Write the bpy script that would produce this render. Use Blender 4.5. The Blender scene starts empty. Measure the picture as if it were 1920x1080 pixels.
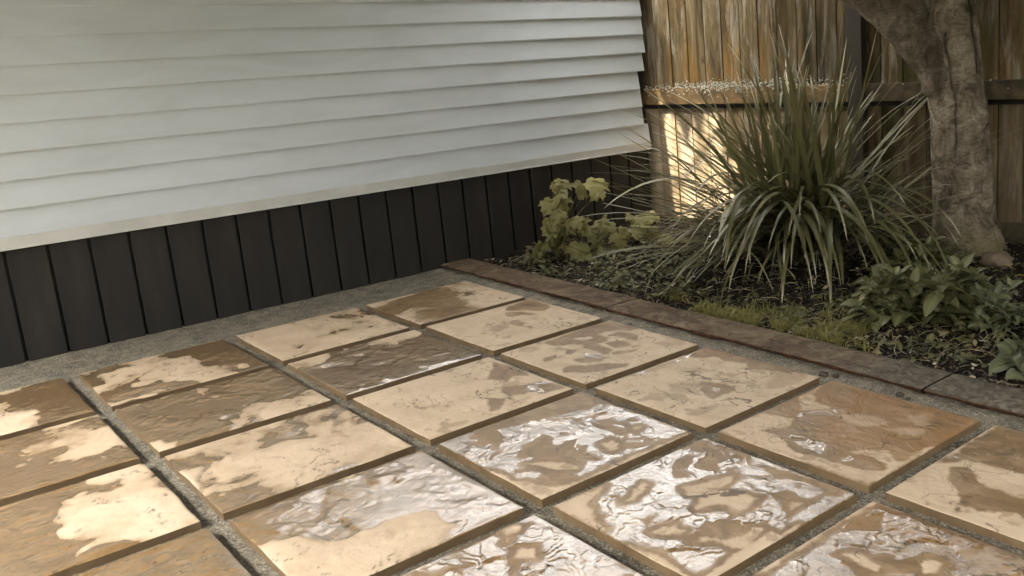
import bpy, math, random
import numpy as np
from mathutils import Matrix, Vector, noise as mnoise
sc = bpy.context.scene
C = sc.collection
R = math.radians

# ---------------------------------------------------------------- camera
cam = bpy.data.objects.new('camera', bpy.data.cameras.new('camera'))
C.objects.link(cam)
CR = np.array([[0.6861068428, 0.7250673226, -0.0594539984],
               [0.1173874091, -0.1909906080, -0.9745474764],
               [-0.7179676848, 0.6616645414, -0.2161537375]])
cm = CR.T @ np.diag([1, -1, -1])
M4 = Matrix([list(r) + [0] for r in cm.tolist()] + [[0, 0, 0, 1]])
M4.translation = Vector((4.717, -2.593, 1.246))
cam.matrix_world = M4
cam.data.sensor_width = 36
cam.data.lens = 1757.51 * 36 / 1920
cam.data.shift_x = (960 - 1292.34) / 1920
cam.data.shift_y = (472.11 - 540) / 1920
cam.data.clip_end = 500
cam.data.clip_start = .05
sc.camera = cam

# ---------------------------------------------------------------- light
SUN_EL, SUN_AZ = R(55), R(96)      # azimuth: direction TO the sun, measured from +x towards -y
SUN_DIR = Vector((math.cos(SUN_EL) * math.cos(SUN_AZ), -math.cos(SUN_EL) * math.sin(SUN_AZ), math.sin(SUN_EL)))
w = bpy.data.worlds.new('World'); sc.world = w
w.use_nodes = True
nt = w.node_tree; nt.nodes.clear()
sky = nt.nodes.new('ShaderNodeTexSky'); sky.sky_type = 'NISHITA'
sky.sun_disc = False; sky.sun_elevation = SUN_EL
sky.sun_rotation = math.atan2(SUN_DIR.x, SUN_DIR.y)
sky.air_density = 1.0; sky.dust_density = 7.0; sky.ozone_density = 1.0
hs = nt.nodes.new('ShaderNodeHueSaturation'); hs.inputs['Saturation'].default_value = .04
bg = nt.nodes.new('ShaderNodeBackground'); bg.inputs[1].default_value = .15
ow = nt.nodes.new('ShaderNodeOutputWorld')
nt.links.new(sky.outputs[0], hs.inputs['Color']); tint = nt.nodes.new('ShaderNodeMix'); tint.data_type = 'RGBA'; tint.blend_type = 'MULTIPLY'; tint.inputs[0].default_value = 1; tint.inputs[7].default_value = (1, .972, .935, 1)
nt.links.new(hs.outputs[0], tint.inputs[6]); nt.links.new(tint.outputs[2], bg.inputs[0]); nt.links.new(bg.outputs[0], ow.inputs[0])
sun = bpy.data.objects.new('sun', bpy.data.lights.new('sun', 'SUN')); C.objects.link(sun)
sun.data.energy = 2; sun.data.angle = R(.8); sun.data.color = (1, .92, .78)
sun.rotation_euler = SUN_DIR.to_track_quat('Z', 'Y').to_euler()
sc.view_settings.view_transform = 'Standard'; sc.view_settings.look = 'None'
sc.view_settings.exposure = 4.0; sc.view_settings.gamma = 1
sc.cycles.max_bounces = 6; sc.cycles.transparent_max_bounces = 6

# ---------------------------------------------------------------- helpers
def tag(o, label=None, cat=None, group=None, kind=None):
    if label: o['label'] = label
    if cat: o['category'] = cat
    if group: o['group'] = group
    if kind: o['kind'] = kind
    return o
def empty(name, loc, label, cat, group=None):
    o = bpy.data.objects.new(name, None); C.objects.link(o); o.location = loc
    o.empty_display_size = .1
    return tag(o, label, cat, group)
class MB:
    def __init__(s): s.v = []; s.f = []; s.uv = []
    def add(s, vs, fs):
        n = len(s.v); s.v += [tuple(map(float, p)) for p in vs]; s.f += [tuple(i + n for i in f) for f in fs]
    def box(s, c, d, rz=0, taper=0):
        cx, cy, cz = c; dx, dy, dz = d[0] / 2, d[1] / 2, d[2] / 2
        co, si = math.cos(rz), math.sin(rz)
        vs = []
        for z in (-dz, dz):
            k = 1 - taper if z > 0 else 1
            for x, y in ((-dx, -dy), (dx, -dy), (dx, dy), (-dx, dy)):
                x *= k; y *= k
                vs.append((cx + x * co - y * si, cy + x * si + y * co, cz + z))
        s.add(vs, [(3, 2, 1, 0), (4, 5, 6, 7), (0, 1, 5, 4), (1, 2, 6, 5), (2, 3, 7, 6), (3, 0, 4, 7)])
    def tube(s, pts, rads, n=8, cap=True):
        pts = [Vector(p) for p in pts]; vs = []; fs = []
        up = Vector((0.3, .2, 1)).normalized()
        for i, p in enumerate(pts):
            t = (pts[min(i + 1, len(pts) - 1)] - pts[max(i - 1, 0)]).normalized()
            a = t.cross(up); a = a.normalized() if a.length > 1e-4 else Vector((1, 0, 0)); b = t.cross(a)
            for k in range(n):
                q = 2 * math.pi * k / n
                vs.append(p + (a * math.cos(q) + b * math.sin(q)) * rads[i])
        for i in range(len(pts) - 1):
            for k in range(n):
                k2 = (k + 1) % n
                fs.append((i * n + k, i * n + k2, (i + 1) * n + k2, (i + 1) * n + k))
        if cap: fs += [tuple(range(n))[::-1], tuple(range((len(pts) - 1) * n, len(pts) * n))]
        s.add(vs, fs)
    def build(s, name, m, parent=None, smooth=False, bevel=0):
        me = bpy.data.meshes.new(name); me.from_pydata(s.v, [], s.f); me.update()
        o = bpy.data.objects.new(name, me); C.objects.link(o)
        me.materials.append(m)
        if smooth: me.shade_smooth()
        if bevel:
            b = o.modifiers.new('b', 'BEVEL'); b.width = bevel; b.segments = 2; b.limit_method = 'ANGLE'
        if parent:
            o.parent = parent; me.transform(Matrix.Translation(-Vector(parent.location)))
        return o
def fattr(me, name, arr):
    at = me.attributes.new(name, 'FLOAT', 'POINT'); at.data.foreach_set('value', np.asarray(arr, np.float32))

# vectorised value noise
def _h(ix, iy, seed):
    n = (ix * 374761393 + iy * 668265263 + seed * 1274126177) & 0xffffffff
    n = ((n ^ (n >> 13)) * 1274126177) & 0xffffffff
    return ((n ^ (n >> 16)) & 0xffff) / 65535.0
def vnoise(x, y, seed=0):
    ix = np.floor(x).astype(np.int64); iy = np.floor(y).astype(np.int64); fx = x - ix; fy = y - iy
    fx = fx * fx * fx * (fx * (fx * 6 - 15) + 10); fy = fy * fy * fy * (fy * (fy * 6 - 15) + 10)
    a = _h(ix, iy, seed); b = _h(ix + 1, iy, seed); c = _h(ix, iy + 1, seed); d = _h(ix + 1, iy + 1, seed)
    return (a + (b - a) * fx) * (1 - fy) + (c + (d - c) * fx) * fy
def fbm(x, y, seed=0, octv=5, gain=.5):
    s = 0; a = 1; t = 0
    for i in range(octv):
        s = s + a * vnoise(x, y, seed + i * 17); t += a; a *= gain
        x, y = x * 1.93 + y * .55 + 3.1, y * 1.93 - x * .55 + 7.7
    return s / t
def sstep(a, b, x):
    t = np.clip((x - a) / (b - a), 0, 1); return t * t * (3 - 2 * t)

# ---------------------------------------------------------------- materials
class NT:
    def __init__(s, name):
        s.m = bpy.data.materials.new(name); s.m.use_nodes = True; s.t = s.m.node_tree
        s.p = s.t.nodes['Principled BSDF']; s.out = s.t.nodes['Material Output']
    def n(s, t, **k):
        x = s.t.nodes.new('ShaderNode' + t)
        for a, b in k.items(): setattr(x, a, b)
        return x
    def l(s, a, b): s.t.links.new(a, b)
    def set(s, x, k, v):
        if hasattr(v, 'is_output') or isinstance(v, bpy.types.NodeSocket): s.l(v, x.inputs[k])
        else: x.inputs[k].default_value = v
    def coords(s, kind='Object', scale=(1, 1, 1), loc=None):
        tc = s.n('TexCoord'); mp = s.n('Mapping'); s.l(tc.outputs[kind], mp.inputs[0]); mp.inputs['Scale'].default_value = scale
        if loc is not None: s.l(loc, mp.inputs['Location'])
        return mp.outputs[0]
    def noise(s, vec, scale=5, detail=6, rough=.55, dist=0):
        x = s.n('TexNoise'); s.l(vec, x.inputs['Vector']); x.inputs['Scale'].default_value = scale
        x.inputs['Detail'].default_value = detail; x.inputs['Roughness'].default_value = rough; x.inputs['Distortion'].default_value = dist
        return x.outputs[0]
    def vor(s, vec, scale=5, feature='F1', out='Distance', rnd=1):
        x = s.n('TexVoronoi', feature=feature); s.l(vec, x.inputs['Vector']); x.inputs['Scale'].default_value = scale; x.inputs['Randomness'].default_value = rnd
        return x.outputs[out]
    def ramp(s, fac, stops, interp='LINEAR'):
        x = s.n('ValToRGB'); s.l(fac, x.inputs[0]); r = x.color_ramp; r.interpolation = interp
        while len(r.elements) < len(stops): r.elements.new(.5)
        for e, (p, c) in zip(r.elements, stops):
            e.position = p; e.color = (*c, 1) if isinstance(c, tuple) else (c, c, c, 1)
        return x.outputs[0]
    def mix(s, fac, a, b, mode='MIX'):
        x = s.n('Mix', data_type='RGBA', blend_type=mode)
        for k, v in ((0, fac), (6, a), (7, b)):
            if isinstance(v, bpy.types.NodeSocket): s.l(v, x.inputs[k])
            else: x.inputs[k].default_value = (*v, 1) if isinstance(v, tuple) else v
        return x.outputs[2]
    def math(s, op, a, b=0, clamp=False):
        x = s.n('Math', operation=op, use_clamp=clamp)
        for k, v in ((0, a), (1, b)):
            if isinstance(v, bpy.types.NodeSocket): s.l(v, x.inputs[k])
            else: x.inputs[k].default_value = v
        return x.outputs[0]
    def attr(s, name, typ='GEOMETRY', out='Fac'):
        x = s.n('Attribute', attribute_type=typ, attribute_name=name); return x.outputs[out]
    def bump(s, h, strength=.5, dist=.01, normal=None):
        x = s.n('Bump'); s.l(h, x.inputs['Height']); x.inputs['Strength'].default_value = strength; x.inputs['Distance'].default_value = dist
        if normal is not None: s.l(normal, x.inputs['Normal'])
        return x.outputs[0]
    def fin(s, col=None, rough=None, normal=None, **k):
        if col is not None: s.set(s.p, 'Base Color', (*col, 1) if isinstance(col, tuple) else col)
        if rough is not None: s.set(s.p, 'Roughness', rough)
        if normal is not None: s.l(normal, s.p.inputs['Normal'])
        for a, b in k.items(): s.set(s.p, a.replace('_', ' '), b)
        return s.m

def mat_paver():
    s = NT('wet_sandstone')
    rnd = s.attr('seed', 'OBJECT')
    v = s.coords('Object'); tcv = s.n('VectorMath', operation='ADD'); s.l(v, tcv.inputs[0]); cb = s.n('CombineXYZ')
    s.l(rnd, cb.inputs[0]); s.l(rnd, cb.inputs[2]); s.l(cb.outputs[0], tcv.inputs[1]); v = tcv.outputs[0]
    dry = s.ramp(s.noise(v, 7, 8, .65, .6), [(.25, (.39, .29, .19)), (.5, (.475, .365, .248)), (.8, (.56, .44, .32))])
    wetc = s.ramp(s.noise(v, 6, 8, .6, 1.2), [(.3, (.125, .075, .031)), (.5, (.195, .122, .055)), (.7, (.25, .168, .086))])
    wet = s.attr('wet'); gloss = s.attr('gloss'); rust = s.attr('rust'); dark = s.attr('dark')
    wc = s.mix(s.math('MULTIPLY', rust, .85), wetc, (.235, .125, .042))
    col = s.mix(wet, dry, wc)
    # dark mineral veins and specks, plus darker lines along cracks and step edges
    ve = s.ramp(s.noise(v, 26, 8, .7, 2.5), [(.30, 1.0), (.38, 0.0)])
    col = s.mix(s.math('MULTIPLY', ve, .22), col, (.16, .115, .07))
    col = s.mix(s.math('MULTIPLY', s.attr('crack'), .8), col, (.05, .035, .02))
    sp = s.ramp(s.vor(v, 55), [(.0, 1.0), (.09, 0.0)])
    sp = s.math('MULTIPLY', sp, s.ramp(s.noise(v, 4, 2), [(.52, 0.0), (.6, 1.0)]))
    col = s.mix(s.math('MULTIPLY', sp, .45), col, (.07, .05, .03))
    col = s.mix(s.math('MULTIPLY', dark, .75), col, (.06, .045, .028))
    rough = s.math('SUBTRACT', s.math('SUBTRACT', .72, s.math('MULTIPLY', wet, .22)), s.math('MULTIPLY', gloss, .43))
    fine = s.noise(v, 60, 6, .65, .8)
    b1 = s.bump(fine, .6, .0035)
    gr = s.noise(v, 260, 3, .6)
    b2 = s.bump(gr, .2, .001, b1)
    # water film over the glossy areas
    wn = s.bump(s.noise(v, 15, 5, .6, 2.6), .42, .005, s.bump(s.noise(v, 70, 6, .7, 2.5), .45, .0014))
    s.l(gloss, s.p.inputs['Coat Weight']); s.l(wn, s.p.inputs['Coat Normal'])
    s.p.inputs['Coat Roughness'].default_value = .05; s.p.inputs['Coat IOR'].default_value = 2.2
    return s.fin(col, rough, b2)

def mat_wood_fence():
    s = NT('weathered_fence')
    g = s.n('NewGeometry'); ri = g.outputs['Random Per Island']
    cb = s.n('CombineXYZ'); s.l(s.math('MULTIPLY', ri, 37.0), cb.inputs[0]); s.l(s.math('MULTIPLY', ri, 11.0), cb.inputs[2])
    v = s.coords('Object', (1, 1, .10)); a = s.n('VectorMath', operation='ADD'); s.l(v, a.inputs[0]); s.l(cb.outputs[0], a.inputs[1]); v = a.outputs[0]
    v2 = s.coords('Object', (1, 1, .16)); a = s.n('VectorMath', operation='ADD'); s.l(v2, a.inputs[0]); s.l(cb.outputs[0], a.inputs[1]); v2 = a.outputs[0]
    base = s.ramp(s.noise(v, 14, 8, .65, .8), [(.30, (.03, .022, .011)), (.43, (.095, .068, .032)), (.55, (.17, .126, .064)), (.70, (.31, .25, .155))])
    org = s.ramp(s.noise(v2, 7, 4, .6, .6), [(.46, 0.0), (.60, 1.0)])
    tc0 = s.n('TexCoord'); sx0 = s.n('SeparateXYZ'); s.l(tc0.outputs['Object'], sx0.inputs[0])
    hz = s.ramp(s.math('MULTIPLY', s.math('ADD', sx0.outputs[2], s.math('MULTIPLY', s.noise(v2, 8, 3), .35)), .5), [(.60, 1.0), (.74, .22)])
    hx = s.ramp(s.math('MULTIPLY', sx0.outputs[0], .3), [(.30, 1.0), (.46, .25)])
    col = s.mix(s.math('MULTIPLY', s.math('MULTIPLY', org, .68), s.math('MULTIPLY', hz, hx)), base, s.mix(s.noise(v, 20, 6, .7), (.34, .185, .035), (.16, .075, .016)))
    gry = s.ramp(s.noise(v2, 10, 6, .65, 1.2), [(.52, 0.0), (.62, 1.0)])
    col = s.mix(s.math('MULTIPLY', s.math('MULTIPLY', gry, s.ramp(s.noise(v, 30, 6, .7), [(.35, .1), (.6, 1.0)])), .8), col, (.36, .33, .27))
    blk = s.ramp(s.noise(v2, 18, 7, .7, 1.5), [(.56, 0.0), (.66, 1.0)])
    col = s.mix(s.math('MULTIPLY', blk, .7), col, (.045, .036, .02))
    tc = s.n('TexCoord'); sx = s.n('SeparateXYZ'); s.l(tc.outputs['Object'], sx.inputs[0]); z = sx.outputs[2]
    # paler below the rail by the house; algae colour also paints the tree's shade
    low = s.ramp(s.math('ADD', z, s.math('MULTIPLY', s.noise(v2, 9, 4), .10)), [(.82, 1.0), (.93, 0.0)])
    pale = s.mix(s.ramp(s.noise(v, 11, 7, .6, .6), [(.35, 0.0), (.65, 1.0)]), (.25, .175, .095), (.46, .37, .255))
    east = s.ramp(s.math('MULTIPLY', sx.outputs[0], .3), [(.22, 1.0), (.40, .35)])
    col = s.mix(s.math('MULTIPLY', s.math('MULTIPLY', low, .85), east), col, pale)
    algae_shade = s.ramp(s.noise(v2, 5, 5, .6, .5), [(.45, 0.0), (.65, 1.0)])
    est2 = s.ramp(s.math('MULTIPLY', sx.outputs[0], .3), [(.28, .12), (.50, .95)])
    col = s.mix(s.math('MULTIPLY', algae_shade, est2), col, (.05, .047, .014))
    val = s.math('ADD', .56, s.math('MULTIPLY', ri, .45)); h = s.n('HueSaturation'); s.l(col, h.inputs['Color']); s.l(val, h.inputs['Value'])
    b = s.bump(s.noise(v, 60, 6, .7), .8, .006)
    s.p.inputs['Specular IOR Level'].default_value = .15
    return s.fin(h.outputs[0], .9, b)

def mat_simple(name, stops, scale=8, rough=.7, bump=.3, bscale=40, dist=0, zs=1, bd=.004, **k):
    s = NT(name); v = s.coords('Object', (1, 1, zs))
    col = s.ramp(s.noise(v, scale, 8, .62, dist), stops)
    b = s.bump(s.noise(v, bscale, 6, .65), bump, bd)
    return s.fin(col, rough, b, **k)

def mat_siding():
    s = NT('white_vinyl_siding'); v = s.coords('Object', (1, .25, 1))
    col = s.mix(s.ramp(s.noise(v, 6, 6, .6, .5), [(.35, 0.0), (.75, 1.0)]), (.64, .69, .72), (.54, .575, .585))
    v2 = s.coords('Object', (1, .6, 2.5))
    dirt = s.ramp(s.noise(v2, 14, 8, .75, 1.5), [(.68, 0.0), (.76, 1.0)])
    col = s.mix(s.math('MULTIPLY', dirt, .35), col, (.26, .25, .19))
    return s.fin(col, .42, s.bump(s.noise(s.coords('Object', (1, .12, 1.6)), 70, 4, .6), .05, .001))

def mat_gravel():
    s = NT('grey_gravel_sand'); v = s.coords('Object')
    c = s.vor(v, 210, out='Color'); sep = s.n('SeparateColor'); s.l(c, sep.inputs[0])
    col = s.ramp(sep.outputs[0], [(.0, (.04, .034, .024)), (.4, (.14, .125, .092)), (.75, (.29, .26, .195)), (1, (.56, .51, .41))])
    col = s.mix(.55, col, s.ramp(s.noise(v, 14, 6, .65), [(.36, (.032, .026, .016)), (.62, (.225, .188, .128))]))
    b = s.bump(s.vor(v, 210), .9, .004, s.bump(s.noise(v, 40, 6, .7), .6, .012))
    return s.fin(col, .85, b)

def mat_soil():
    s = NT('dark_soil'); v = s.coords('Object')
    col = s.ramp(s.noise(v, 30, 8, .7, 1), [(.3, (.006, .0045, .003)), (.5, (.016, .011, .007)), (.7, (.038, .026, .016))])
    s.p.inputs['Specular IOR Level'].default_value = .15
    return s.fin(col, .9, s.bump(s.noise(v, 60, 8, .75), 1, .015))

def mat_edging():
    s = NT('rust_brown_stone'); v = s.coords('Object')
    col = s.ramp(s.noise(v, 5, 8, .65, 1.4), [(.30, (.05, .028, .018)), (.44, (.11, .068, .038)), (.56, (.165, .117, .070)), (.72, (.28, .20, .13))])
    tc = s.n('TexCoord'); sx = s.n('SeparateXYZ'); s.l(tc.outputs['Object'], sx.inputs[0])
    gr = s.math('ADD', s.math('MULTIPLY', sx.outputs[0], .3), s.math('MULTIPLY', s.noise(v, 6, 5, .6), .35))
    grf = s.ramp(gr, [(.88, .12), (1.12, .66)])
    gc = s.ramp(s.noise(v, 22, 8, .75, 1), [(.35, (.055, .052, .042)), (.52, (.11, .105, .085)), (.66, (.30, .28, .22))])
    col = s.mix(grf, col, gc)
    dk = s.ramp(s.noise(v, 9, 8, .7, 2), [(.50, 0.0), (.62, 1.0)]); col = s.mix(s.math('MULTIPLY', dk, .75), col, (.035, .028, .02))
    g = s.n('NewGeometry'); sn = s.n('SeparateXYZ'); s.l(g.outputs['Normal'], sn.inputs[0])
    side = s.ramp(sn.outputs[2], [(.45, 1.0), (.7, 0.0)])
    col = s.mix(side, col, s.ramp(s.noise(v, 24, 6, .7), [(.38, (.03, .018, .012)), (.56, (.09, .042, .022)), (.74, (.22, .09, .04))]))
    b = s.bump(s.noise(v, 22, 9, .75, 1.2), .9, .010)
    s.p.inputs['Specular IOR Level'].default_value = .2
    return s.fin(col, .8, b)

def mat_leaf(name, c1, c2, c3, rough=.45, trans=.35, tip=None, spots=.0):
    """two-sided leaf: diffuse + translucency, colour varied leaf by leaf; attribute `t` runs along the leaf"""
    s = NT(name); g = s.n('NewGeometry'); ri = g.outputs['Random Per Island']
    col = s.ramp(ri, [(0, c1), (.6, c2), (.85, c2), (1, c3)])
    v = s.coords('Object')
    col = s.mix(s.math('MULTIPLY', s.noise(v, 45, 5, .7), .35), col, c3)
    if tip:
        t = s.attr('t')
        wn = s.n('TexWhiteNoise', noise_dimensions='1D'); s.l(ri, wn.inputs['W'])
        f = s.math('MULTIPLY', s.ramp(t, [(.86, 0.0), (.97, 1.0)]), s.ramp(wn.outputs[0], [(.35, .25), (.5, 1.0)]))
        col = s.mix(f, col, tip)
    if spots:
        f = s.ramp(s.noise(v, 25, 4, .6), [(.62, 0.0), (.72, spots)]); col = s.mix(f, col, (.30, .24, .06))
    vein = s.math('MULTIPLY', s.attr('rib'), .3); col = s.mix(vein, col, (.30, .32, .14))
    s.p.inputs['Specular IOR Level'].default_value = .32
    s.fin(col, rough, s.bump(s.noise(v, 90, 3, .6), .2, .002))
    tr = s.n('BsdfTranslucent'); s.l(col, tr.inputs[0]); mx = s.n('MixShader'); mx.inputs[0].default_value = trans
    s.l(s.p.outputs[0], mx.inputs[1]); s.l(tr.outputs[0], mx.inputs[2]); s.l(mx.outputs[0], s.out.inputs[0])
    return s.m

def mat_bark():
    s = NT('tree_bark'); v = s.coords('Object', (1, 1, .8))
    col = s.ramp(s.noise(v, 9, 9, .68, .8), [(.32, (.06, .046, .03)), (.42, (.22, .178, .122)), (.52, (.38, .315, .225)), (.66, (.62, .54, .41))])
    h = s.coords('Object', (1, 1, 3.5))
    ban = s.ramp(s.noise(h, 16, 7, .7, 1), [(.40, 1.0), (.5, 0.0)]); col = s.mix(s.math('MULTIPLY', ban, .32), col, (.05, .037, .022))
    lic = s.ramp(s.noise(s.coords('Object'), 11, 8, .75, .6), [(.62, 0.0), (.70, 1.0)]); col = s.mix(s.math('MULTIPLY', lic, .45), col, (.26, .245, .17))
    tc = s.n('TexCoord'); sx = s.n('SeparateXYZ'); s.l(tc.outputs['Object'], sx.inputs[0])
    moss = s.math('MULTIPLY', s.ramp(sx.outputs[2], [(.05, .75), (.32, 0.0)]), s.ramp(s.noise(v, 8, 5), [(.4, .2), (.6, 1.0)]))
    col = s.mix(moss, col, (.16, .135, .045))
    col = s.mix(s.math('MULTIPLY', s.attr('crack'), .85), col, (.022, .016, .01))
    lb = s.attr('limb'); col = s.mix(s.math('MULTIPLY', lb, .45), col, (.05, .038, .026))
    sp = s.ramp(s.noise(s.coords('Object', (1, 1, 1.6)), 48, 9, .85, .8), [(.42, 1.0), (.50, 0.0)]); col = s.mix(s.math('MULTIPLY', sp, .45), col, (.045, .030, .016))
    bmp = s.bump(s.noise(h, 30, 9, .75, .7), 1, .02, s.bump(s.noise(v, 75, 6, .75), .9, .006))
    s.p.inputs['Specular IOR Level'].default_value = .15
    return s.fin(col, .9, bmp)

def mat_litter():
    s = NT('leaf_litter'); g = s.n('NewGeometry')
    col = s.ramp(g.outputs['Random Per Island'], [(0, (.010, .007, .004)), (.4, (.026, .017, .010)), (.62, (.07, .044, .024)), (.80, (.15, .10, .055)), (.93, (.27, .21, .13)), (1, (.48, .44, .34))])
    return s.fin(col, .65)
CROWN_N = 90000
MP = mat_paver(); MF = mat_wood_fence(); MS = mat_siding(); MG = mat_gravel(); MSO = mat_soil(); ME = mat_edging(); MBK = mat_bark(); ML = mat_litter()
MDK = mat_simple('dark_stained_boards', [(.3, (.008, .007, .006)), (.6, (.019, .016, .012)), (.8, (.034, .028, .02))], 10, .7, .4, zs=.2)
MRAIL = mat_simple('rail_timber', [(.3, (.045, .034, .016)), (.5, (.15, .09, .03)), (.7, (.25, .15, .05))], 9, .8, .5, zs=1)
MRAIL2 = mat_simple('shaded_rail_timber', [(.3, (.022, .017, .008)), (.5, (.06, .045, .02)), (.7, (.12, .085, .04))], 12, .9, .5, zs=1)  # darker copy of the rail timber, tree shade put into its colour
MPOST = mat_simple('dark_post_timber', [(.3, (.016, .012, .006)), (.6, (.038, .028, .014))], 10, .8, .4, zs=.2)
MLI = mat_simple('pale_lichen', [(.3, (.22, .21, .15)), (.7, (.55, .53, .44))], 40, .9, .4)
MROOF = mat_simple('roof_felt', [(.3, (.05, .05, .05)), (.7, (.09, .09, .085))], 20, .9, .4)
MTRIM = mat_simple('white_trim', [(.3, (.5, .5, .46)), (.7, (.62, .62, .59))], 6, .4, .1)
MLAWN = mat_simple('lawn', [(.3, (.03, .04, .012)), (.7, (.07, .085, .025))], 3, .9, .4)

# ---------------------------------------------------------------- ground sheets
def grid(name, x0, x1, y0, y1, nx, ny, zf, m, kind='structure', smooth=True):
    xs = np.linspace(x0, x1, nx); ys = np.linspace(y0, y1, ny); X, Y = np.meshgrid(xs, ys); Z = zf(X, Y)
    v = np.stack([X, Y, Z], -1).reshape(-1, 3)
    i = np.arange(nx - 1)[None, :] + np.arange(ny - 1)[:, None] * nx; i = i.ravel()
    f = np.stack([i, i + 1, i + nx + 1, i + nx], -1)
    me = bpy.data.meshes.new(name); me.from_pydata(v.tolist(), [], f.tolist()); me.materials.append(m)
    if smooth: me.shade_smooth()
    o = bpy.data.objects.new(name, me); C.objects.link(o); tag(o, kind=kind); return o
grid('ground', -70, 70, -70, 70, 2, 2, lambda X, Y: X * 0 - .16, MLAWN)
GZ = -.026
grid('gravel', -.62, 7.2, -6.5, .22, 520, 450, lambda X, Y: GZ + .007 * (fbm(X * 9, Y * 9, 3) - .5) + .004 * (fbm(X * 60, Y * 60, 8, 3) - .5)
     + .010 * sstep(-.06, .14, Y) * fbm(X * 5, Y * 5, 5, 3), MG)
def soil_z(X, Y):
    return -.025 + .045 * (fbm(X * 4, Y * 4, 21, 5) - .5) + .03 * (fbm(X * 22, Y * 22, 31, 4) - .5) + .03 * sstep(.5, 1.6, Y)
grid('soil', -.62, 7.2, .30, 3.2, 500, 230, soil_z, MSO)
def soil_at(x, y): return float(soil_z(np.array([x]), np.array([y]))[0])

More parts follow.
